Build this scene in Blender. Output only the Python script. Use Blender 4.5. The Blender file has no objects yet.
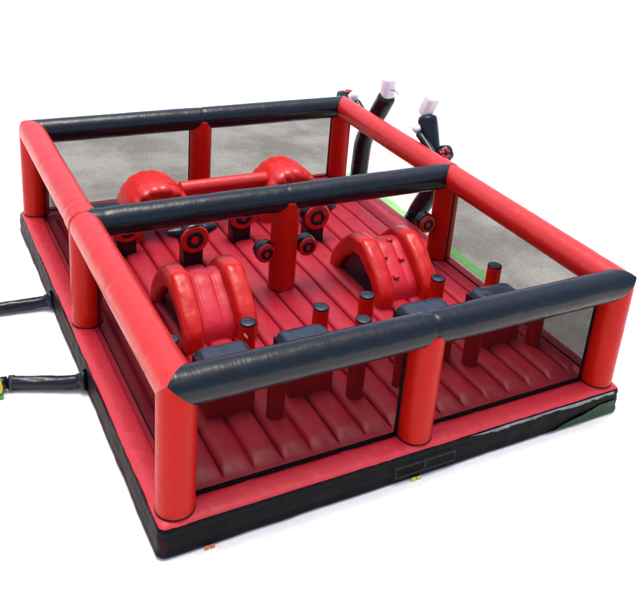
import bpy, bmesh, math, random
from mathutils import Vector, Matrix, noise
random.seed(7)
C = bpy.data.collections.new('place'); bpy.context.scene.collection.children.link(C)
S = bpy.context.scene

# ------------------------------------------------------------------ camera
yaw, pitch, roll = 0.5335, 0.3814, 0.0926
F = Vector((math.sin(yaw)*math.cos(pitch), math.cos(yaw)*math.cos(pitch), -math.sin(pitch)))
R0 = Vector((math.cos(yaw), -math.sin(yaw), 0)); U0 = R0.cross(F)
R = R0*math.cos(roll) + U0*math.sin(roll); U = U0*math.cos(roll) - R0*math.sin(roll)
cd = bpy.data.cameras.new('camera'); cam = bpy.data.objects.new('camera', cd); C.objects.link(cam)
M = Matrix((R, U, -F)).transposed().to_4x4(); M.translation = Vector((-2.7047, -7.896, 8.3777))
cam.matrix_world = M
cd.sensor_fit = 'HORIZONTAL'; cd.sensor_width = 36
cd.lens = 858.47/640*36; cd.shift_x = -(344.28-320)/640; cd.shift_y = (171.97-295)/640
cd.clip_end = 3000; cd.clip_start = .1
S.camera = cam

# ------------------------------------------------------------------ light
w = bpy.data.worlds.new('World'); S.world = w; w.use_nodes = True
nt = w.node_tree; bg = nt.nodes['Background']
sky = nt.nodes.new('ShaderNodeTexSky'); sky.sky_type = 'NISHITA'; sky.sun_disc = False
SUN = Vector((0.0, 0.12, 1.0)).normalized()
sky.sun_elevation = math.asin(SUN.z); sky.sun_rotation = math.atan2(SUN.x, SUN.y)
sky.dust_density = 4.0; sky.air_density = 1.0; sky.ozone_density = 0.6
nt.links.new(sky.outputs[0], bg.inputs[0]); bg.inputs[1].default_value = 0.15
sd = bpy.data.lights.new('sun', 'SUN'); sd.energy = 1.1; sd.angle = math.radians(30); sd.color = (1, .96, .9)
so = bpy.data.objects.new('sun', sd); C.objects.link(so); so.rotation_euler = SUN.to_track_quat('Z', 'Y').to_euler()
S.view_settings.view_transform = 'Standard'; S.view_settings.look = 'None'
S.view_settings.exposure = 1.12; S.view_settings.gamma = 1

# ------------------------------------------------------------------ materials
def new_mat(name):
    m = bpy.data.materials.new(name); m.use_nodes = True
    return m, m.node_tree, m.node_tree.nodes['Principled BSDF']
def pvc(name, col, rough=.30, bump=.25, stretch=(3, 3, 3), fine=(22, 22, 22), var=.06, spec=.5, fine_amt=.5):
    """coated vinyl: soft large dents, fine pucker lines stretched across the tube, faint scuffs"""
    m, t, b = new_mat(name); N = t.nodes; L = t.links
    tc = N.new('ShaderNodeTexCoord')
    def nz(scale, det, r=.5):
        mp = N.new('ShaderNodeMapping'); mp.inputs['Scale'].default_value = scale
        L.new(tc.outputs['Object'], mp.inputs[0])
        n = N.new('ShaderNodeTexNoise'); n.inputs['Scale'].default_value = 1; n.inputs['Detail'].default_value = det
        n.inputs['Roughness'].default_value = r; L.new(mp.outputs[0], n.inputs[0]); return n.outputs[0]
    a = nz(stretch, 2); f = nz(fine, 3); s = nz((5, 5, 5), 6, .65)
    mix = N.new('ShaderNodeMix'); mix.data_type = 'RGBA'
    rp = N.new('ShaderNodeMapRange'); L.new(s, rp.inputs[0])
    rp.inputs[1].default_value = .3; rp.inputs[2].default_value = .7
    L.new(rp.outputs[0], mix.inputs[0])
    mix.inputs[6].default_value = (*[c*(1-var) for c in col], 1)
    mix.inputs[7].default_value = (*[min(1, c*(1+var)) for c in col], 1)
    L.new(mix.outputs[2], b.inputs['Base Color'])
    rr = N.new('ShaderNodeMapRange'); L.new(s, rr.inputs[0]); rr.inputs[3].default_value = rough-.06; rr.inputs[4].default_value = rough+.14
    L.new(rr.outputs[0], b.inputs['Roughness'])
    b.inputs['Specular IOR Level'].default_value = spec
    b1 = N.new('ShaderNodeBump'); b1.inputs['Strength'].default_value = bump; b1.inputs['Distance'].default_value = .06
    L.new(a, b1.inputs['Height'])
    b2 = N.new('ShaderNodeBump'); b2.inputs['Strength'].default_value = bump*fine_amt; b2.inputs['Distance'].default_value = .012
    L.new(f, b2.inputs['Height']); L.new(b1.outputs[0], b2.inputs['Normal'])
    L.new(b2.outputs[0], b.inputs['Normal'])
    return m
RED = (.44, .0065, .0028); CRIM = (.29, .006, .017); BLK = (.0028, .0048, .0085); STRIP = (.56, .016, .028)
M_redx = pvc('red_vinyl_along_x', RED, fine=(30, 6, 6))
M_redy = pvc('red_vinyl_along_y', RED, fine=(6, 26, 6), fine_amt=.35)
M_redz = pvc('red_vinyl_upright', RED, fine=(6, 6, 22), bump=.22, spec=.13)
M_red = pvc('red_vinyl', RED, bump=.32, stretch=(4, 4, 4), fine=(12, 12, 12), spec=.4, var=.04)
M_strip = pvc('red_cushion_vinyl', STRIP, rough=.42, bump=.5, fine=(26, 26, 3))
M_floor = pvc('crimson_floor_vinyl', CRIM, rough=.42, spec=.35, bump=.35, stretch=(3, 1.4, 3), fine=(9, 12, 9), var=.10)
M_ramp = pvc('crimson_ramp_vinyl', (.46, .012, .026), rough=.40, bump=.3, spec=.35)
M_blkx = pvc('black_vinyl_along_x', BLK, rough=.20, spec=.32, bump=.34, stretch=(2.2, 3, 3), fine=(30, 3, 3), fine_amt=.75)
M_blk = pvc('black_vinyl', BLK, rough=.22, bump=.35, spec=.30)
M_blks = pvc('black_skirt_vinyl', (.003, .003, .004), rough=.42, bump=.8, stretch=(2.5, 2.5, 1.5), fine=(16, 16, 3), spec=.09)
M_redreflect = pvc('black_skirt_red_reflection', (.014, .0018, .003), rough=.5, bump=.6, stretch=(2, 2, 2), spec=.12)  # black vinyl with a red reflection painted into the colour
M_seam = pvc('black_seam_tape', (.004, .004, .005), rough=.6, bump=.1, spec=.15)
M_cap = pvc('dark_slate_cap', (.009, .014, .026), rough=.22, bump=.45)
M_greenreflect = pvc('black_vinyl_green_reflection', (.006, .045, .013), rough=.4, bump=.8, spec=.2)
M_white = pvc('pale_pink_vinyl', (.76, .69, .71), rough=.45, bump=.3)
M_yellow = pvc('yellow_plastic', (.65, .5, .03), rough=.4, bump=.1)
M_lime = pvc('green_plastic', (.04, .30, .05), rough=.4, bump=.1)
M_grey = pvc('grey_webbing', (.028, .028, .032), rough=.7, bump=.2)
M_orange = pvc('orange_tag_fabric', (.6, .16, .05), rough=.7, bump=.2)
def net_mat():
    m, t, b = new_mat('fine_black_mesh_net'); N = t.nodes; L = t.links
    N.remove(b); o = N['Material Output']
    tr = N.new('ShaderNodeBsdfTransparent'); df = N.new('ShaderNodeBsdfDiffuse'); df.inputs[0].default_value = (.005, .003, .004, 1)
    mx = N.new('ShaderNodeMixShader'); tc = N.new('ShaderNodeTexCoord')
    nz = N.new('ShaderNodeTexNoise'); nz.inputs['Scale'].default_value = 1.3; nz.inputs['Detail'].default_value = 3
    L.new(tc.outputs['Object'], nz.inputs[0])
    mr = N.new('ShaderNodeMapRange'); mr.inputs[3].default_value = NETA-.04; mr.inputs[4].default_value = NETA+.04
    L.new(nz.outputs[0], mr.inputs[0]); L.new(mr.outputs[0], mx.inputs[0])
    L.new(tr.outputs[0], mx.inputs[1]); L.new(df.outputs[0], mx.inputs[2]); L.new(mx.outputs[0], o.inputs[0])
    return m
NETA = .66
M_net = net_mat()
def ground_mat(name, ca, cb, fa, p0=.36, p1=.62, s0=.35):
    m, t, b = new_mat(name); N = t.nodes; L = t.links
    tc = N.new('ShaderNodeTexCoord')
    def nz(s, d, r):
        n = N.new('ShaderNodeTexNoise'); n.inputs['Scale'].default_value = s; n.inputs['Detail'].default_value = d; n.inputs['Roughness'].default_value = r
        L.new(tc.outputs['Object'], n.inputs[0]); return n.outputs[0]
    a = nz(s0, 5, .6); f = nz(14, 4, .7)
    r1 = N.new('ShaderNodeValToRGB'); L.new(a, r1.inputs[0])
    r1.color_ramp.elements[0].position = p0; r1.color_ramp.elements[0].color = (*ca, 1)
    r1.color_ramp.elements[1].position = p1; r1.color_ramp.elements[1].color = (*cb, 1)
    r2 = N.new('ShaderNodeValToRGB'); L.new(f, r2.inputs[0])
    r2.color_ramp.elements[0].position = .38; r2.color_ramp.elements[0].color = (fa, fa, fa, 1)
    r2.color_ramp.elements[1].position = .52; r2.color_ramp.elements[1].color = (1, 1, 1, 1)
    mu = N.new('ShaderNodeMix'); mu.data_type = 'RGBA'; mu.blend_type = 'MULTIPLY'; mu.inputs[0].default_value = 1
    L.new(r1.outputs[0], mu.inputs[6]); L.new(r2.outputs[0], mu.inputs[7]); L.new(mu.outputs[2], b.inputs['Base Color'])
    b.inputs['Roughness'].default_value = .95; b.inputs['Specular IOR Level'].default_value = .1
    return m
M_ground = ground_mat('pale_concrete', (.76, .745, .69), (.84, .825, .77), .95)
M_slab = ground_mat('grey_weathered_concrete', (.40, .385, .335), (.63, .615, .545), .78, .40, .60, .45)
def turf_mat():
    m, t, b = new_mat('green_turf'); N = t.nodes; L = t.links
    tc = N.new('ShaderNodeTexCoord'); n = N.new('ShaderNodeTexNoise'); n.inputs['Scale'].default_value = 25; n.inputs['Detail'].default_value = 4
    L.new(tc.outputs['Object'], n.inputs[0]); r = N.new('ShaderNodeValToRGB'); L.new(n.outputs[0], r.inputs[0])
    r.color_ramp.elements[0].position = .3; r.color_ramp.elements[0].color = (.16, .50, .12, 1)
    r.color_ramp.elements[1].position = .7; r.color_ramp.elements[1].color = (.34, .68, .26, 1)
    L.new(r.outputs[0], b.inputs['Base Color']); b.inputs['Roughness'].default_value = .9
    return m
M_turf = turf_mat()

# ------------------------------------------------------------------ helpers
def obj(name, bm, mat, parent=None, smooth=True):
    bmesh.ops.recalc_face_normals(bm, faces=bm.faces)
    me = bpy.data.meshes.new(name); bm.to_mesh(me); bm.free()
    for p in me.polygons: p.use_smooth = smooth
    me.materials.append(mat)
    o = bpy.data.objects.new(name, me); C.objects.link(o)
    if parent: o.parent = parent
    return o
def thing(name, label, cat, loc=(0, 0, 0), group=None, rz=0):
    o = bpy.data.objects.new(name, None); C.objects.link(o); o.location = loc; o.rotation_euler.z = rz
    o.empty_display_size = .2
    o['label'] = label; o['category'] = cat
    if group: o['group'] = group
    return o
def dup(root, label, loc):
    r = root.copy(); C.objects.link(r); r.location = loc; r['label'] = label
    for ch in list(root.children):
        c = ch.copy(); C.objects.link(c); c.parent = r
        for g in list(ch.children):
            d = g.copy(); C.objects.link(d); d.parent = c
    return r
def sweep(path, radii, seg=40, ell=(1, 1), power=2, caps=True, up=Vector((0, 0, 1)), bm=None, step=None, wr=0, seed=0):
    """a round (or squarish) section swept along a path; path may be resampled and puckered"""
    P = [Vector(p) for p in path]
    if not isinstance(radii, (list, tuple)): radii = [radii]*len(P)
    if step:
        Q, RR = [], []
        for i in range(len(P)-1):
            n = max(1, int((P[i+1]-P[i]).length/step))
            for k in range(n): Q.append(P[i].lerp(P[i+1], k/n)); RR.append(radii[i]+(radii[i+1]-radii[i])*k/n)
        Q.append(P[-1]); RR.append(radii[-1]); P, radii = Q, RR
    bm = bm or bmesh.new(); rings = []
    for i, p in enumerate(P):
        T = (P[min(i+1, len(P)-1)]-P[max(i-1, 0)]).normalized()
        A = up.cross(T)
        if A.length < 1e-3: A = Vector((1, 0, 0))
        A.normalize(); B = T.cross(A)
        ring = []
        for k in range(seg):
            a = 2*math.pi*k/seg; c, s = math.cos(a), math.sin(a)
            if power != 2:
                q = (abs(c)**power+abs(s)**power)**(1/power); c, s = c/q, s/q
            d = A*c*ell[0]+B*s*ell[1]
            r = radii[i]
            if wr: r *= 1+wr*(noise.noise(Vector((p.x*3+seed, p.y*3+s*1.5, p.z*3+c*1.5))) + .6*noise.noise(Vector((p.dot(T)*14+seed, c*1.3, s*1.3))))
            ring.append(bm.verts.new(p+d*r))
        rings.append(ring)
    for i in range(len(rings)-1):
        for k in range(seg):
            bm.faces.new((rings[i][k], rings[i][(k+1) % seg], rings[i+1][(k+1) % seg], rings[i+1][k]))
    if caps: bm.faces.new(rings[0][::-1]); bm.faces.new(rings[-1])
    return bm
def smooth_path(pts, n=8):
    P = [Vector(p) for p in pts]; P = [2*P[0]-P[1]]+P+[2*P[-1]-P[-2]]; out = []
    for i in range(1, len(P)-2):
        for k in range(n):
            t = k/n; a, b, c, d = P[i-1], P[i], P[i+1], P[i+2]
            out.append(.5*((2*b)+(c-a)*t+(2*a-5*b+4*c-d)*t*t+(3*b-a-3*c+d)*t**3))
    out.append(P[-2]); return out
def tube(a, b, r, step=.04, wr=.006, seed=0, ends=(0, 0), seg=48, seams=1.15, seamdip=.010, dips=()):
    """inflated tube a->b: seam rings dip a little; puckers fan out near `dips` positions"""
    a, b = Vector(a), Vector(b); Ln = (b-a).length; T = (b-a)/Ln
    up = Vector((0, 0, 1)) if abs(T.z) < .5 else Vector((0, 1, 0))
    A = up.cross(T).normalized(); B = T.cross(A)
    n = int(Ln/step); bm = bmesh.new(); rings = []
    for i in range(n+1):
        s = Ln*i/n; ring = []
        rr = r
        for k in range(seg):
            an = 2*math.pi*k/seg; c, sn = math.cos(an), math.sin(an)
            edge = min(1, max(0, min(s-ends[0], Ln-s-ends[1])/.4))
            q = r*(1+wr*edge*(1.4*noise.noise(Vector((s*1.6+seed*7, c, sn)))+.7*noise.noise(Vector((s*9+seed, c*1.2, sn*1.2)))))
            for dpos, dw, da in dips:
                g = math.exp(-((s-dpos)/dw)**2)
                q -= r*da*g*(.5+.5*abs(math.sin(s*52+2*noise.noise(Vector((c*3, sn*3, seed))))))
                q -= r*da*1.2*math.exp(-((s-dpos)/.03)**2)
            ring.append(bm.verts.new(a+T*s+(A*c+B*sn)*q))
        rings.append(ring)
    for i in range(n):
        for k in range(seg):
            bm.faces.new((rings[i][k], rings[i][(k+1) % seg], rings[i+1][(k+1) % seg], rings[i+1][k]))
    bm.faces.new(rings[0][::-1]); bm.faces.new(rings[-1])
    return bm
def cut(bm, co, no):
    """keep the side the normal points to"""
    bmesh.ops.bisect_plane(bm, geom=bm.verts[:]+bm.edges[:]+bm.faces[:], plane_co=co, plane_no=no, clear_inner=True)
    return bm
def box(bm, x0, x1, y0, y1, z0, z1):
    v = [bm.verts.new((x, y, z)) for z in (z0, z1) for x, y in ((x0, y0), (x1, y0), (x1, y1), (x0, y1))]
    for f in ((3, 2, 1, 0), (4, 5, 6, 7), (0, 1, 5, 4), (1, 2, 6, 5), (2, 3, 7, 6), (3, 0, 4, 7)): bm.faces.new([v[i] for i in f])
    return bm
def soft(bm, w=.03, seg=3):
    bmesh.ops.bevel(bm, geom=bm.edges[:], offset=w, segments=seg, affect='EDGES', profile=.6); return bm

# ------------------------------------------------------------------ the setting
bm = bmesh.new(); g = 900
vs = [bm.verts.new(p) for p in ((-g, -g, 0), (g, -g, 0), (g, g, 0), (-g, g, 0))]; bm.faces.new(vs)
o = obj('ground', bm, M_ground, None, False); o['kind'] = 'structure'
# weathered concrete behind and to the right of the arena
outline = [(.50, 9.5), (.60, 10.8), (.75, 13.0), (1.0, 15.0), (6.0, 15.1), (9.6, 14.1), (10.2, 12.0), (10.35, 9.0), (10.2, 6.0), (10.4, 4.3), (10.1, 2.9), (9.0, 1.8), (7.9, .85), (7.4, 1.6), (7.4, 5.0), (7.4, 9.3), (5.0, 9.3)]
pts = smooth_path([(x, y, .004) for x, y in outline+[outline[0]]], 12)[:-1]
bm = bmesh.new()
vs = [bm.verts.new(p+Vector((noise.noise(p*1.5)*.18, noise.noise(p*1.5+Vector((9, 0, 0)))*.18, 0))) for p in pts]
bmesh.ops.triangle_fill(bm, edges=[bm.edges.new((vs[i], vs[(i+1) % len(vs)])) for i in range(len(vs))], use_beauty=True)
for v in bm.verts: v.co.z = .004
o = obj('concrete_slab', bm, M_slab, None, False); o['kind'] = 'structure'
bm = bmesh.new(); n = 60
pr = None
for i in range(n+1):
    y = 3.1+6.9*i/n; j = .03*noise.noise(Vector((y*4, 0, 0)))
    q = (bm.verts.new((7.88, y, .012)), bm.verts.new((8.13+j, y, .012)), bm.verts.new((8.15+j, y, 0)))
    if pr: bm.faces.new((pr[0], pr[1], q[1], q[0])); bm.faces.new((pr[1], pr[2], q[2], q[1]))
    pr = q
o = obj('turf_strip', bm, M_turf, None, False); o['kind'] = 'structure'

# ------------------------------------------------------------------ the inflatable arena
W, D, YM, ZB, ZT, RT = 7.0, 8.93, 4.51, .46, 2.246, .245
OB = .25
arena = thing('inflatable_arena', 'red and black inflatable play arena with round posts, overhead tubes and dark mesh nets', 'inflatable')

# base: rounded-rectangle sweeps
def rect_loop(off, rc, step=.06):
    x0, x1, y0, y1 = -off, W+off, -off, D+off; pts = []
    rc = max(rc, .005)
    cs = [((x1-rc, y0+rc), -90), ((x1-rc, y1-rc), 0), ((x0+rc, y1-rc), 90), ((x0+rc, y0+rc), 180)]
    nside = [int(W/step), int(D/step), int(W/step), int(D/step)]
    st = [((x0+rc, y0), (x1-rc, y0)), ((x1, y0+rc), (x1, y1-rc)), ((x1-rc, y1), (x0+rc, y1)), ((x0, y1-rc), (x0, y0+rc))]
    for k in range(4):
        (a, b) = st[k]
        for i in range(nside[k]): t = i/nside[k]; pts.append((a[0]+(b[0]-a[0])*t, a[1]+(b[1]-a[1])*t))
        (cx, cy), a0 = cs[k]
        for i in range(6): an = math.radians(a0+90*i/6); pts.append((cx+rc*math.cos(an), cy+rc*math.sin(an)))
    return pts, nside
def ring_mesh(profile, rcf, wob=0, seed=0, keep=None):
    bm = bmesh.new(); rows = []
    for off, z in profile:
        pts, ns = rect_loop(off, rcf(off)); row = []
        for (x, y) in pts:
            q = wob*noise.noise(Vector((x*1.7+seed, y*1.7, z*3)))+wob*.6*noise.noise(Vector((x*6, y*6+seed, z*4)))
            cx, cy = (x-W/2)/(W/2), (y-D/2)/(D/2)
            nx = math.copysign(1, cx) if abs(abs(x-W/2)-W/2-off) < .01 else 0
            ny = math.copysign(1, cy) if abs(abs(y-D/2)-D/2-off) < .01 else 0
            row.append(bm.verts.new((x+nx*q, y+ny*q, max(.001, z+q*.3))))
        rows.append(row)
    n = len(rows[0])
    for i in range(len(rows)-1):
        for k in range(n):
            v = (rows[i][k], rows[i][(k+1) % n], rows[i+1][(k+1) % n], rows[i+1][k])
            if keep:
                c = (v[0].co+v[2].co)/2
                if not keep(c): continue
            bm.faces.new(v)
    bmesh.ops.delete(bm, geom=[v for v in bm.verts if not v.link_faces], context='VERTS')
    return bm
rcf = lambda off: max(.01, .015+off*.28)
sk = [(OB+.03, .001), (OB+.06, .05), (OB+.045, .13), (OB+.05, .22), (OB+.04, .31), (OB+.02, .385), (OB+.01, .42)]
sk = [tuple(Vector(sk[i]).lerp(Vector(sk[i+1]), k/3)) for i in range(6) for k in range(3)]+[sk[-1]]
def side_of(c):
    d = {'f': abs(c.y+OB), 'b': abs(c.y-D-OB), 'l': abs(c.x+OB), 'r': abs(c.x-W-OB)}
    return min(d, key=d.get)
for s, mt in (('f', M_blks), ('r', M_blks), ('b', M_blks), ('l', M_redreflect)):
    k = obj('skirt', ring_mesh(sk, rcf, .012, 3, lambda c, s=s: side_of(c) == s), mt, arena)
    if s == 'l': k['label'] = 'black skirt along the blower side with its red reflection painted in'
    if s == 'f': front_skirt = k
# black band with ties under the cushion, all round
obj('skirt_band', ring_mesh([(OB+.03, .335), (OB+.045, .36), (OB+.035, .41), (OB+.02, .437)], rcf, .012, 9), M_blks, arena)
def front_strip(x0, x1, lo, hi, prof, lift, step=.02, rows=5):
    bm = bmesh.new(); pr = None; n = int((x1-x0)/step)
    for i in range(n+1):
        x = x0+(x1-x0)*i/n; a, b = lo(x), hi(x); cur = []
        for k in range(rows):
            z = a+(b-a)*k/(rows-1)
            for (o0, z0), (o1, z1) in zip(prof, prof[1:]):
                if z0 <= z <= z1: off = o0+(o1-o0)*(z-z0)/(z1-z0)
            q = .012*noise.noise(Vector((x*1.7+3, -off*1.7, z*3)))+.0072*noise.noise(Vector((x*6, -off*6+3, z*4)))
            cur.append(bm.verts.new((x, -(off-q+lift), z)))
        if pr and b-a > .004:
            for k in range(rows-1): bm.faces.new((pr[k], cur[k], cur[k+1], pr[k+1]))
        pr = cur
    bmesh.ops.delete(bm, geom=[v for v in bm.verts if not v.link_faces], context='VERTS')
    return bm
M_scuffsheen = pvc('scuffed_grey_sheen', (.15, .155, .155), rough=.45, bump=.6, var=.6)  # sky reflection along the scuffed edge, put into the colour
nn = lambda x, f, o=0: noise.noise(Vector((x*f+o, o, 0)))
obj('scuffed_sheen', front_strip(4.3, 7.12, lambda x: .432-max(.002, min(1, (x-4.3)*2)*(.040+.040*nn(x, 1.8)+.022*nn(x, 7, 4)+.012*nn(x, 19, 8))), lambda x: .434,
    [(OB+.046, .30), (OB+.050, .36), (OB+.046, .40), (OB+.034, .436)], .012), M_scuffsheen, front_skirt)
# red cushion on top of the base
cu = [(OB+.018, .432), (OB+.005, .452), (OB-.03, .475), (OB-.10, .492), (OB-.18, .495), (OB-.26, .486), (OB-.32, .468), (OB-.36, .44), (OB-.38, .41)]
obj('base_cushion', ring_mesh(cu, rcf, .010, 1), M_strip, arena)
# grass reflection painted in green on the lower right end of the front skirt
obj('green_reflection', front_strip(5.75, 7.20, lambda x: .012, lambda x: .02+min(1, (x-5.75)*.9)*(.24+.03*nn(x, 2.2, 5)+.012*nn(x, 9, 2)), sk, .020, rows=8), M_greenreflect, front_skirt)

# tufted floor, ridges running front to back
bm = bmesh.new(); nx, ny = 700, 130; X0, X1, Y0, Y1 = .06, W-.03, .06, D-.03; rows = []
def seam_h(x, y):
    t = ((x-1.19)/.429) % 1.0
    d = min(t, 1-t)*.429
    h = .078*(1-math.exp(-d/.045))-.06*math.exp(-(d/.010)**2)
    e = min(1, max(0, (y-.30)/.22)); e2 = min(1, max(0, (D-.35-y)/.12))
    cr = 1-.8*math.exp(-((y-.36)/.035)**2)
    md = 1-.9*math.exp(-((y-YM)/.03)**2)
    h = (h*e*e2+.02*(1-e*e2))*cr
    h += .012*noise.noise(Vector((x*2.2, y*1.1, 5)))+.005*noise.noise(Vector((x*7, y*5, 1)))
    return h
for j in range(ny+1):
    y = Y0+(Y1-Y0)*j/ny; row = []
    for i in range(nx+1):
        x = X0+(X1-X0)*i/nx; row.append(bm.verts.new((x, y, ZB-.045+seam_h(x, y))))
    rows.append(row)
for j in range(ny):
    for i in range(nx): bm.faces.new((rows[j][i], rows[j][i+1], rows[j+1][i+1], rows[j+1][i]))
fl = obj('floor', bm, M_floor, arena)
# the stitching in the valleys is darker thread
fl.data.materials.append(pvc('dark_stitched_seam', (.07, .002, .004), rough=.6, bump=.1, spec=.1))
for p_ in fl.data.polygons:
    c = p_.center; tt = ((c.x-1.19)/.429) % 1.0
    if min(tt, 1-tt)*.429 < .0085 and c.y > .30: p_.material_index = 1

# posts
def post(x, y, mitre=None, seed=0):
    bm = tube((x, y, ZB-.10), (x, y, ZT+.3 if mitre else ZT-.012), RT, wr=.008, seed=seed, ends=(0, .3))
    if mitre:
        for no in mitre: cut(bm, Vector((x, y, ZT)), no)
    p = obj('post', bm, M_redz, arena)
    ring = sweep([(x, y, ZB+.012), (x, y, ZB+.028), (x, y, ZB+.034)], [RT+.007, RT+.007, RT+.001], caps=False, seg=48)
    if y < .1 or y > D-.1 or x < .1 or x > W-.1:
        for v in ring.verts: v.co.z += .02
    obj('seam', ring, M_seam, p); return p
q = math.sqrt(.5)
cor = {(0, 0): (1, 1), (1, 0): (-1, 1), (0, 1): (1, -1), (1, 1): (-1, -1)}
for (i, j), (sx, sy) in cor.items():
    post(i*W, j*D, (Vector((-sx, 0, -1))*q, Vector((0, -sy, -1))*q), seed=i+2*j)
for k, (x, y) in enumerate(((W/2, 0), (W/2, YM), (W/2, D), (0, YM), (W, YM))): post(x, y, seed=10+k)

# rails: red along the sides, black across
def rail(a, b, mat, cuts, seed, label, dips=(), r=RT, parent=arena):
    a, b = Vector(a), Vector(b); T = (b-a).normalized()
    e0 = .35 if cuts[0] else 0; e1 = .35 if cuts[1] else 0
    bm = tube(a-T*e0, b+T*e1, r, seed=seed, ends=(e0+.2, e1+.2), dips=[(d+e0, w_, am) for d, w_, am in dips])
    for c in cuts[0] or (): cut(bm, a, c)
    for c in cuts[1] or (): cut(bm, b, c)
    o = obj('rail', bm, mat, arena); o['label'] = label; return o
Z = ZT
def mit(own, o1, o2): return [(Vector(own)-Vector(o)).normalized() for o in (o1, o2)]
dn = (0, 0, -1)
rail((0, 0, Z), (W, 0, Z), M_blkx, (mit((1, 0, 0), (0, 1, 0), dn), mit((-1, 0, 0), (0, 1, 0), dn)), 1, 'black front tube', [(W/2, .45, .055)])
rail((0, D, Z), (W, D, Z), M_blkx, (mit((1, 0, 0), (0, -1, 0), dn), mit((-1, 0, 0), (0, -1, 0), dn)), 2, 'black rear tube', [(W/2, .3, .03)])
rail((0.05, YM, Z), (W-.05, YM, Z), M_blkx, (None, None), 3, 'black middle tube', [(W/2-.1, .45, .035), (.25, .12, .03)])
for x, l in ((0, 'left'), (W, 'right')):
    s = 1 if x == 0 else -1
    rail((x, 0, Z), (x, YM+.02, Z), M_redy, (mit((0, 1, 0), (s, 0, 0), dn), None), 4+x, 'red %s tube, front half' % l, [(.55, .18, .014), (2.3, .03, .012)])
    rail((x, YM-.02, Z), (x, D, Z), M_redy, (None, mit((0, -1, 0), (s, 0, 0), dn)), 6+x, 'red %s tube, rear half' % l, [(.45, .15, .014), (2.4, .03, .012)])
    # collar where the two halves are sewn together
    bm = tube((x, YM-.02, Z), (x, YM+.30, Z), RT+.012, step=.02, wr=.002, seed=5)
    c = obj('rail_collar', bm, M_redy, arena)

# nets: each bay one sheet with a black hem
def net(a, b, label):
    a, b = Vector((*a, 0)), Vector((*b, 0)); T = (b-a).normalized(); Ln = (b-a).length
    Nn = Vector((-T.y, T.x, 0)); z0, z1 = ZB+.01, ZT-.05
    bm = bmesh.new(); n, m = 24, 10; g = []
    for i in range(n+1):
        col = []
        for j in range(m+1):
            sag = .02*math.sin(math.pi*i/n)*math.sin(math.pi*j/m)
            col.append(bm.verts.new(a+T*(Ln*i/n)+Nn*sag+Vector((0, 0, z0+(z1-z0)*j/m))))
        g.append(col)
    for i in range(n):
        for j in range(m): bm.faces.new((g[i][j], g[i+1][j], g[i+1][j+1], g[i][j+1]))
    o = obj('safety_net', bm, M_net, arena); o['label'] = label
    bm = bmesh.new()
    def strip(p, q, wv):
        for s_ in (1, -1):
            v = [bm.verts.new(x_+Nn*.005*s_) for x_ in (p, q, q+wv, p+wv)]; bm.faces.new(v)
    h = .035
    strip(a+Vector((0, 0, z0-.03)), b+Vector((0, 0, z0-.03)), Vector((0, 0, .075)))
    strip(a+Vector((0, 0, z0)), a+Vector((0, 0, z1)), T*.05); strip(b+Vector((0, 0, z0)), b+Vector((0, 0, z1)), -T*.05)
    obj('net_hem', bm, M_seam, o, False)
NI = .19
q_ = .21; NI = .13
net((q_, NI), (W/2-q_, NI), 'front left net'); net((W/2+q_, NI), (W-q_, NI), 'front right net')
net((q_, D), (W/2-q_, D), 'rear left net'); net((W/2+q_, D), (W-q_, D), 'rear right net')
net((NI, q_), (NI, YM-q_), 'left side net, front half'); net((NI, YM+q_), (NI, D-q_), 'left side net, rear half')
net((W, q_), (W, YM-q_), 'right side net, front half')
# crimson ledge along the open rear right bay
bm = sweep([(W+.16, YM+.30, ZB-.115), (W+.16, D-.32, ZB-.115)], [.24, .24], seg=40, power=3, ell=(1, .62), step=.05, wr=.02)
obj('entrance_ledge', bm, M_floor, arena)

# zip flaps, tags on the front skirt
def on_front(x, z): return Vector((x, -OB-.088, z))
def flat_rect_outline(x0, x1, z0, z1, wd=.006):
    bm = bmesh.new()
    for a, b, c, d in ((x0, x1, z0, z0+wd), (x0, x1, z1-wd, z1), (x0, x0+wd, z0+wd, z1-wd), (x1-wd, x1, z0+wd, z1-wd)):
        box(bm, a, b, -OB-.092, -OB-.080, c, d)
    return bm
for x0, x1 in ((3.02, 3.50), (3.52, 4.02)):
    obj('zip_flap', flat_rect_outline(x0, x1, .13, .30), M_grey, front_skirt, False)
for x, mt, wd in ((3.30, M_yellow, .16), (.27, M_orange, .13)):
    bm = bmesh.new(); box(bm, x, x+wd*.42, -OB-.105, -OB-.09, .012, .06); box(bm, x+wd*.55, x+wd, -OB-.105, -OB-.09, .014, .052)
    obj('tag', bm, mt, front_skirt, False)

# ------------------------------------------------------------------ bollards
def make_bollard(label, loc, group):
    t = thing('bollard', label, 'bollard', loc, group); r = .127; h = .80
    b = obj('body', sweep([(0, 0, -.06), (0, 0, .1), (0, 0, .4), (0, 0, h-.06), (0, 0, h-.015), (0, 0, h)], [r, r*1.01, r*1.03, r*1.02, r, r*.95], step=.03, wr=.02, seg=32), M_redz, t)
    obj('seam', sweep([(0, 0, .002), (0, 0, .02), (0, 0, .03)], [r+.012, r+.012, r], caps=False, seg=32), M_seam, b)
    c = obj('cap', sweep([(0, 0, h-.01), (0, 0, h+.008), (0, 0, h+.014)], [r*.97, r*.94, r*.86], seg=32), M_cap, t)
    obj('cap_edge', sweep([(0, 0, h-.012), (0, 0, h+.003), (0, 0, h+.012), (0, 0, h+.010)], [r*1.02, r*1.03, r*.99, r*.93], caps=False, seg=32), M_seam, c)
    return t
GB = 'black-capped red bollards among the hurdle blocks'
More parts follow.
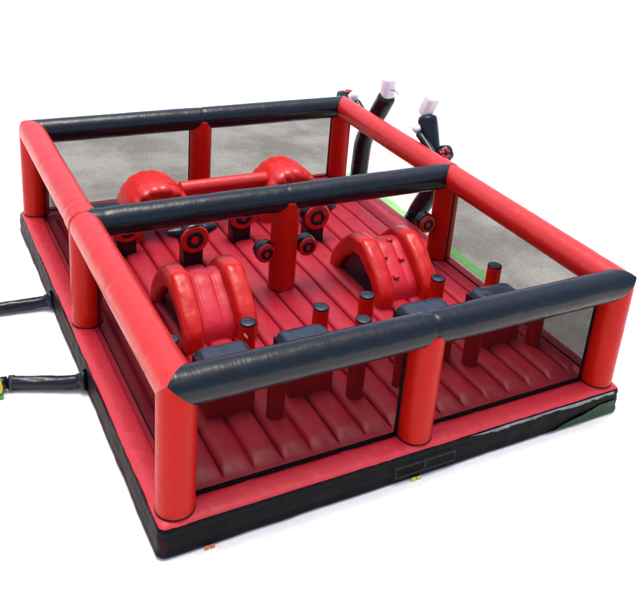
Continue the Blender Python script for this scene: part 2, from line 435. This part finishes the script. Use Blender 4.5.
spots = [((1.94, 2.43), 'red bollard with a black cap standing at the foot of the plain left slide'),
 ((.71, 2.40), 'red bollard with black cap tucked behind the left red tube, leftmost of all'),
 ((3.20, 2.43), 'red bollard with a black cap alone on open floor between the two slides'),
 ((4.09, 2.50), 'red bollard with a black cap touching the left foot of the slide with footholds'),
 ((3.66, 1.87), 'red bollard whose cap just clears the front black tube, between the two middle hurdle blocks'),
 ((5.56, 2.57), 'red bollard with a black cap at the right foot of the slide with footholds'),
 ((6.83, 2.60), 'red bollard with black cap against the right side net, seen above the front tube'),
 ((1.86, 1.15), 'red bollard seen through the front left net, nearest the front left corner post'),
 ((3.15, 1.12), 'red bollard seen through the front left net, next left of the middle front post'),
 ((3.97, 1.12), 'red bollard seen half hidden just left of the middle front post'),
 ((5.33, 1.16), 'red bollard seen through the front right net, close to the middle front post'),
 ((6.72, 1.24), 'red bollard seen through the front right net, close to the right side net')]
b0 = make_bollard(spots[0][1], (*spots[0][0], ZB), GB)
for (x, y), l in spots[1:]: dup(b0, l, (x, y, ZB))

bm = bmesh.new(); rows = []
for j in range(5):
    z = .60+.022*j; wdt = [.10, .26, .34, .30, .12][j]
    rows.append([bm.verts.new((.138*math.cos(-1.95+wdt*(k/4-.5)+j*-.10), .138*math.sin(-1.95+wdt*(k/4-.5)+j*-.10), z)) for k in range(5)])
for j in range(4):
    for k in range(4): bm.faces.new((rows[j][k], rows[j][k+1], rows[j+1][k+1], rows[j+1][k]))
obj('pale_patch', bm, M_white, b0)

# ------------------------------------------------------------------ hurdle blocks
def make_block(label, loc, wd):
    t = thing('hurdle_block', label, 'hurdle', loc, 'black-topped hurdle blocks between the bollards'); h = .87; d = .52
    bm = soft(box(bmesh.new(), -wd/2, wd/2, 0, d, -.03, h-.05), .04); obj('body', bm, M_red, t)
    # puffed black top with a crowned middle and turned-down ends
    bm = bmesh.new(); n, m = 26, 14; g = []; w2 = wd/2+.035
    for i in range(n+1):
        u = -1+2*i/n; col = []
        for j in range(m+1):
            v = -1+2*j/m
            cr = (1-abs(u)**8)*(1-abs(v)**6)
            z = h-.10+.14*cr**.5+.012*noise.noise(Vector((u*3+loc[0], v*2, 0)))
            col.append(bm.verts.new((u*w2*(1-.03*v*v), d/2+v*(d/2+.04), z)))
        g.append(col)
    for i in range(n):
        for j in range(m): bm.faces.new((g[i][j], g[i+1][j], g[i+1][j+1], g[i][j+1]))
    top = obj('top_pad', bm, M_cap, t)
    for s in (-1, 1):
        bm = box(bmesh.new(), s*w2-(.012 if s > 0 else .004), s*w2+(.004 if s > 0 else .012), -.042, d+.042, h-.24, h-.085)
        obj('end_flap', bm, M_blk, top, False)
    return t
for x0, x1, y, l in ((.93, 1.66, 1.40, 'black-topped hurdle block in front of the plain left slide'),
                  (2.20, 2.93, 1.40, 'black-topped hurdle block second from the left, in line below the centre post'),
                  (4.33, 5.15, 1.42, 'black-topped hurdle block in front of the slide with footholds'),
                  (5.78, 6.55, 1.42, 'black-topped hurdle block nearest the right side net')):
    make_block(l, ((x0+x1)/2, y, ZB), x1-x0)

# ------------------------------------------------------------------ slides
def make_slide(label, loc, holds):
    t = thing('climbing_slide', label, 'slide', loc, 'small A-frame slides behind the bollards'); hw = .46; r = .170
    prof = smooth_path([(0, 3.16, -.02), (0, 3.19, .22), (0, 3.34, .42), (0, 3.66, .66), (0, 3.92, .83), (0, 4.20, .82), (0, 4.58, .54), (0, 4.80, .26), (0, 4.90, .0)], 3)
    knee = [(3.19, -.02), (3.17, .27), (3.30, .44), (3.62, .70), (3.88, .86), (4.24, .82), (4.60, .52), (4.82, .22), (4.88, .0)]
    for s in (-1, 1):
        pth = [Vector((s*hw, a-3.16, b-.02)) for a, b in knee]
        n = len(pth); rad = [r*(.90+.16*math.sin(math.pi*min(1, i/(n-1)*1.0))) for i in range(n)]
        # segmented look: pinched slightly at the panel seams
        bm = sweep(pth, rad, seg=32, power=3.4, step=.05, up=Vector((1, 0, 0)), wr=.07, seed=s*3+loc[0])
        obj('side_tube', bm, M_red, t)
    # ramp surface with three lengthwise pillows
    bm = bmesh.new(); g = []; n = 36
    for p in prof:
        row = []
        for i in range(n+1):
            u = i/n; tt = (u*3) % 1.0; dd = min(tt, 1-tt)
            pil = .035*(1-math.exp(-dd*9))
            row.append(bm.verts.new((-hw+.88*u, p.y-3.16+.07, p.z-.04+pil)))
        g.append(row)
    for i in range(len(g)-1):
        for k in range(n): bm.faces.new((g[i][k], g[i][k+1], g[i+1][k+1], g[i+1][k]))
    ramp = obj('ramp', bm, M_ramp, t)
    for s in (-1, 1):
        bm = bmesh.new(); top = [Vector((s*(hw+.02), p.y-3.16, p.z-.02)) for p in prof]
        for i in range(len(top)-1):
            a, b = top[i], top[i+1]
            for dx in (0, .012*s):
                v = [bm.verts.new(Vector((x.x+dx, x.y, z))) for x, z in ((a, 0), (b, 0), (b, b.z), (a, a.z))]
                if max(a.z, b.z) > .01: bm.faces.new(v)
        obj('side_panel', bm, M_blk, t, False)
    if holds:
        for u, y in ((.62, 3.98), (.33, 3.70), (.70, 3.62), (.42, 3.36)):
            z = None
            for a, b in zip(prof, prof[1:]):
                if a.y <= y <= b.y and z is None:
                    k = (y-a.y)/(b.y-a.y); z = a.z+(b.z-a.z)*k; sl = (b.z-a.z)/(b.y-a.y)
            bm = soft(box(bmesh.new(), -.055, .055, -.035, .035, -.03, .055), .012, 2)
            bm.transform(Matrix.Translation((-hw+.88*u, y-3.16+.05, z-.03)) @ Matrix.Rotation(math.atan(sl), 4, 'X'))
            obj('foothold', bm, M_ramp, ramp)
    return t
make_slide('plain red slide between two fat red side tubes, left of the centre post', (1.80, 3.16, ZB), False)
make_slide('red slide with four square footholds between two fat side tubes, right of the centre post', (5.38, 3.20, ZB), True)

# ------------------------------------------------------------------ round targets
def make_target(label, loc, R_=.285, pedestal=True, armdirs=(-1, 1), group=None):
    t = thing('punch_target', label, 'target', loc, group or 'round bullseye targets on black pedestals')
    zc = .58 if pedestal else .78
    body = sweep([(0, .16, zc+.03), (0, .13, zc+.03), (0, -.02, zc+.005), (0, -.05, zc)], [R_*.75, R_*.98, R_*1.02, R_*.93], seg=10 if not pedestal else 28)
    bd = obj('backing', body, M_blk, t)
    d = obj('disc', sweep([(0, -.045, zc), (0, -.075, zc), (0, -.095, zc), (0, -.10, zc)], [R_*.95, R_*.97, R_*.90, R_*.80], seg=36, wr=.02), M_red, t)
    def annulus(r0, r1, y):
        bm = bmesh.new(); n = 40; A = []
        for k in range(n):
            a = 2*math.pi*k/n; A.append([bm.verts.new((rr*math.cos(a), yy, zc+rr*math.sin(a))) for rr, yy in ((r0, y+.004), (r0, y), (r1, y), (r1, y+.004))])
        for k in range(n):
            for m_ in range(3): bm.faces.new((A[k][m_], A[(k+1) % n][m_], A[(k+1) % n][m_+1], A[k][m_+1]))
        return bm
    obj('bullseye_ring', annulus(R_*.27, R_*.60, -.106), M_blk, d)
    if pedestal:
        bm = soft(box(bmesh.new(), -.19, .19, -.04, .26, -.03, .42), .03, 2); obj('pedestal', bm, M_blk, t)
        for s in armdirs:
            bm = sweep([(0, .09, zc+.06), (s*.28, .09, zc+.10), (s*.46, .09, zc+.13), (s*.50, .09, zc+.14)], [.13, .12, .06, .02], seg=20)
            obj('arm', bm, M_blk, t)
    else:
        for s in armdirs:
            bm = sweep([(0, .07, zc+.01), (s*.20, .05, zc+.01), (s*.27, .04, zc+.01)], [.07, .07, .06], seg=16)
            obj('arm', bm, M_blk, t)
    return t
make_target('bullseye target on a black pedestal behind the plain left slide', (2.26, 5.80, ZB))
make_target('bullseye target on a black pedestal mostly behind the middle tube, just left of centre', (3.50, 6.45, ZB))
make_target('bullseye target on a black pedestal right of the centre post', (4.90, 5.95, ZB))
make_target('bullseye target on a black pedestal almost hidden at the left end of the middle tube', (1.22, 6.60, ZB))
GS = 'small bullseye targets fixed beside the middle posts'
make_target('small bullseye target on the left side of the centre post', (3.13, 4.50, ZB), .190, False, (1,), GS)
make_target('small bullseye target on the right side of the centre post', (3.95, 4.50, ZB), .190, False, (-1,), GS)
make_target('small bullseye target beside the middle right post', (6.58, 4.50, ZB+.05), .190, False, (1,), GS)

# ------------------------------------------------------------------ double arch with a cross beam
t = thing('double_arch', 'two thick red arches joined by a straight red beam at the back of the arena', 'arch', (3.3, 7.3, ZB))
for xc in (-1.28, 1.60):
    pts = []; Ro = .47; hz = .50
    for k in range(25):
        a = math.pi*k/24; pts.append((xc-Ro*math.cos(a), .20, hz+Ro*math.sin(a)))
    pts = [(xc-Ro-.02, .20, -.03), (xc-Ro-.01, .20, .3)]+pts+[(xc+Ro+.01, .20, .3), (xc+Ro+.02, .20, -.03)]
    rad = [(.19)*(.955 if (k % 3 == 2) else 1.01) for k in range(len(pts))]
    obj('arch', sweep(pts, rad, seg=64, ell=(1.0, 2.75), power=4.2, up=Vector((0, 1, 0)), step=.022, wr=.04, seed=xc), M_red, t)
obj('beam', tube((-1.28+.5, .05, .89), (1.60-.5, .05, .89), .155, seed=4), M_redx, t)
t = thing('hurdle_block', 'black-topped block at the back left, seen between the left tube and the left arch', 'hurdle', (1.35, 8.1, ZB), 'black-topped hurdle blocks between the bollards')
bm = soft(box(bmesh.new(), -.40, .40, 0, .45, -.03, .16), .04); obj('body', bm, M_red, t)
bm = soft(box(bmesh.new(), -.42, .42, -.02, .47, .165, .24), .03); obj('top_pad', bm, M_cap, t)

# ------------------------------------------------------------------ tall black figures by the open rear bay
def make_figure(label, loc, path, r, tip, tipr, arm, fist, k=1.0):
    t = thing('inflatable_figure', label, 'inflatable', loc, 'tall black inflatable figures outside the open rear bay')
    L0 = Vector(loc); P = [Vector(p)-L0 for p in path]
    body = smooth_path(P, 8); top = body[-1]; T = (body[-1]-body[-3]).normalized()
    body += [top+T*.05, top+T*.08]; n = len(body)
    rad = [r]*(n-3)+[r*.97, r*.86, r*.6]
    obj('body', sweep(body, rad, seg=36, step=.03, wr=.03, up=Vector((1, 0, 0))), M_blk, t)
    H = [Vector(p)-L0 for p in tip]; d = (H[-1]-H[0]); dn_ = d.normalized()
    hp = [H[0], H[0]+dn_*.03, H[0]+d*.5, H[-1]-dn_*.06, H[-1]-dn_*.02, H[-1]]
    tp = obj('pale_tip', sweep(hp, [tipr*.80, tipr*.96, tipr*1.02, tipr*.98, tipr*.86, tipr*.55], seg=32, wr=.05, up=Vector((1, 0, 0)), power=3.5, step=.03), M_white, t)
    A = [Vector(p)-L0 for p in arm]
    a = obj('arm', sweep(smooth_path(A, 6), .085*k, seg=20, wr=.08, up=Vector((0, 0, 1))), M_blk, t)
    f = Vector(fist)-L0; d = (A[-1]-A[-2]).normalized()
    bm = sweep([f-d*.10, f-d*.07, f, f+d*.07, f+d*.10], [.05*k, .085*k, .10*k, .085*k, .05*k], seg=18, wr=.12, up=Vector((0, .3, 1)))
    obj('fist', bm, M_white, a)
    return t
XF = 7.7
make_figure('black inflatable figure leaning outward by the rear right corner, with a loose cord', (XF, 9.0, 0),
    [(XF, 9.03, 0), (XF, 8.99, .8), (XF, 8.90, 1.40), (XF, 8.50, 2.05), (XF, 8.12, 2.66)], .215,
    [(XF, 8.10, 2.68), (XF, 8.10, 3.16)], .15,
    [(XF, 8.95, 1.60), (XF, 9.15, 1.95), (XF, 9.45, 2.12)], (XF, 9.60, 2.24), 1.35)
f2 = make_figure('black inflatable figure with upright top behind the middle right post, pale fist on its front', (XF, 6.5, 0),
    [(XF, 6.62, 0), (XF, 6.32, .6), (XF, 5.98, 1.25), (XF, 6.10, 1.9), (XF, 6.42, 2.72)], .215,
    [(XF, 6.56, 2.78), (XF+.05, 6.38, 3.24)], .145,
    [(XF-.25, 5.60, 2.10), (XF-.25, 5.85, 2.25), (XF-.25, 6.30, 2.44)], (XF-.25, 6.42, 2.52))
# boxing-glove-like ball held out to the right of the second figure
bm = bmesh.new(); bmesh.ops.create_icosphere(bm, subdivisions=4, radius=.19)
for v in bm.verts: v.co *= 1+.10*noise.noise(v.co*9)
bm.transform(Matrix.Translation((0, 5.66-6.5, 2.20)))
ball = obj('ball', bm, M_blk, f2)
bm = bmesh.new()
cd_ = Vector((-.57, -.74, .34)); e1 = cd_.cross(Vector((0, 0, 1))).normalized(); e2 = e1.cross(cd_)
for (u0, v0), (u1, v1) in (((-.75, -.25), (.5, -.45)), ((-.6, .25), (.1, .55)), ((.05, .05), (.75, .0)), ((-.5, -.55), (.2, -.75))):
    pts = []
    for k in range(9):
        u = u0+(u1-u0)*k/8; v = v0+(v1-v0)*k/8+.12*math.sin(k*1.3)
        pts.append(Vector((0, 5.66-6.5, 2.20))+(cd_+e1*u+e2*v).normalized()*.190)
    sweep(pts, [.012, .028, .036, .022, .044, .030, .038, .02, .01], seg=10, bm=bm, up=cd_)
obj('ball_patch', bm, M_red, ball)
# red and pale sleeve of the first figure, behind the tube corner
f1 = [o for o in C.objects if o.name == 'inflatable_figure'][0]
bm = sweep(smooth_path([(0, .62, 2.02), (0, .95, 2.12), (0, 1.25, 2.06)], 6), .13, seg=20, wr=.1); obj('far_arm', bm, M_blk, f1)
bm = sweep([(0, .60, 2.25), (0, .75, 2.31), (0, .95, 2.27), (0, 1.05, 2.12)], [.03, .05, .05, .04], seg=16, wr=.1); obj('cuff', bm, M_red, f1)
bm = sweep(smooth_path([(0, -.92, 2.98), (.0, -1.05, 2.90), (.0, -1.2, 2.93), (0, -1.35, 2.88)], 6), .010, seg=8); obj('cord', bm, M_grey, f1)

# ------------------------------------------------------------------ blower tubes and blower
def blower_tube(label, pts, r, seed):
    t = thing('blower_tube', label, 'air tube', pts[0], 'black air tubes on the left side'); L0 = Vector(pts[0])
    P = [Vector(p)-L0 for p in pts]; pp = smooth_path(P, 8)
    rad = [r*(1.35 if i < 2 else 1.0) for i in range(len(pp))]
    obj('sleeve', sweep(pp, rad, seg=28, step=.03, wr=.12, seed=seed), M_blk, t)
    d = (P[1]-P[0]).normalized()
    obj('collar', sweep([P[0]-d*.02, P[0]+d*.04, P[0]+d*.07, P[0]+d*.12], [r*1.55, r*1.5, r*1.15, r*1.1], seg=28, wr=.1), M_blk, t)
    return t, P, L0
blower_tube('black air tube leaving the left side by the middle left post, farther from the camera', [(-.30, 5.93, .17), (-.55, 5.97, .13), (-1.15, 6.02, .12), (-2.2, 6.10, .12), (-3.0, 6.2, .12)], .10, 2)
t2, P, L0 = blower_tube('short black air tube ending at the yellow blower', [(-.30, 3.38, .17), (-.55, 3.47, .13), (-.95, 3.64, .12), (-1.36, 3.80, .12)], .105, 5)
bm = sweep([P[-1]-Vector((-.07, .03, 0)), P[-1]-Vector((-.04, .017, 0))], [.118, .118], seg=24); obj('strap', bm, M_grey, t2)
t = thing('blower', 'yellow and green blower cropped by the left edge of the picture', 'blower', (-1.62, 3.74, 0))
bm = sweep([(0, -.16, .17), (0, -.12, .17), (0, .12, .17), (0, .16, .17)], [.12, .16, .16, .12], seg=32); obj('housing', bm, M_yellow, t)
bm = sweep([(.10, .06, .14), (.24, .06, .13)], [.10, .095], seg=24); obj('outlet', bm, M_blk, t)
bm = soft(box(bmesh.new(), -.16, .16, -.17, .17, .0, .06), .015); obj('foot', bm, M_lime, t)
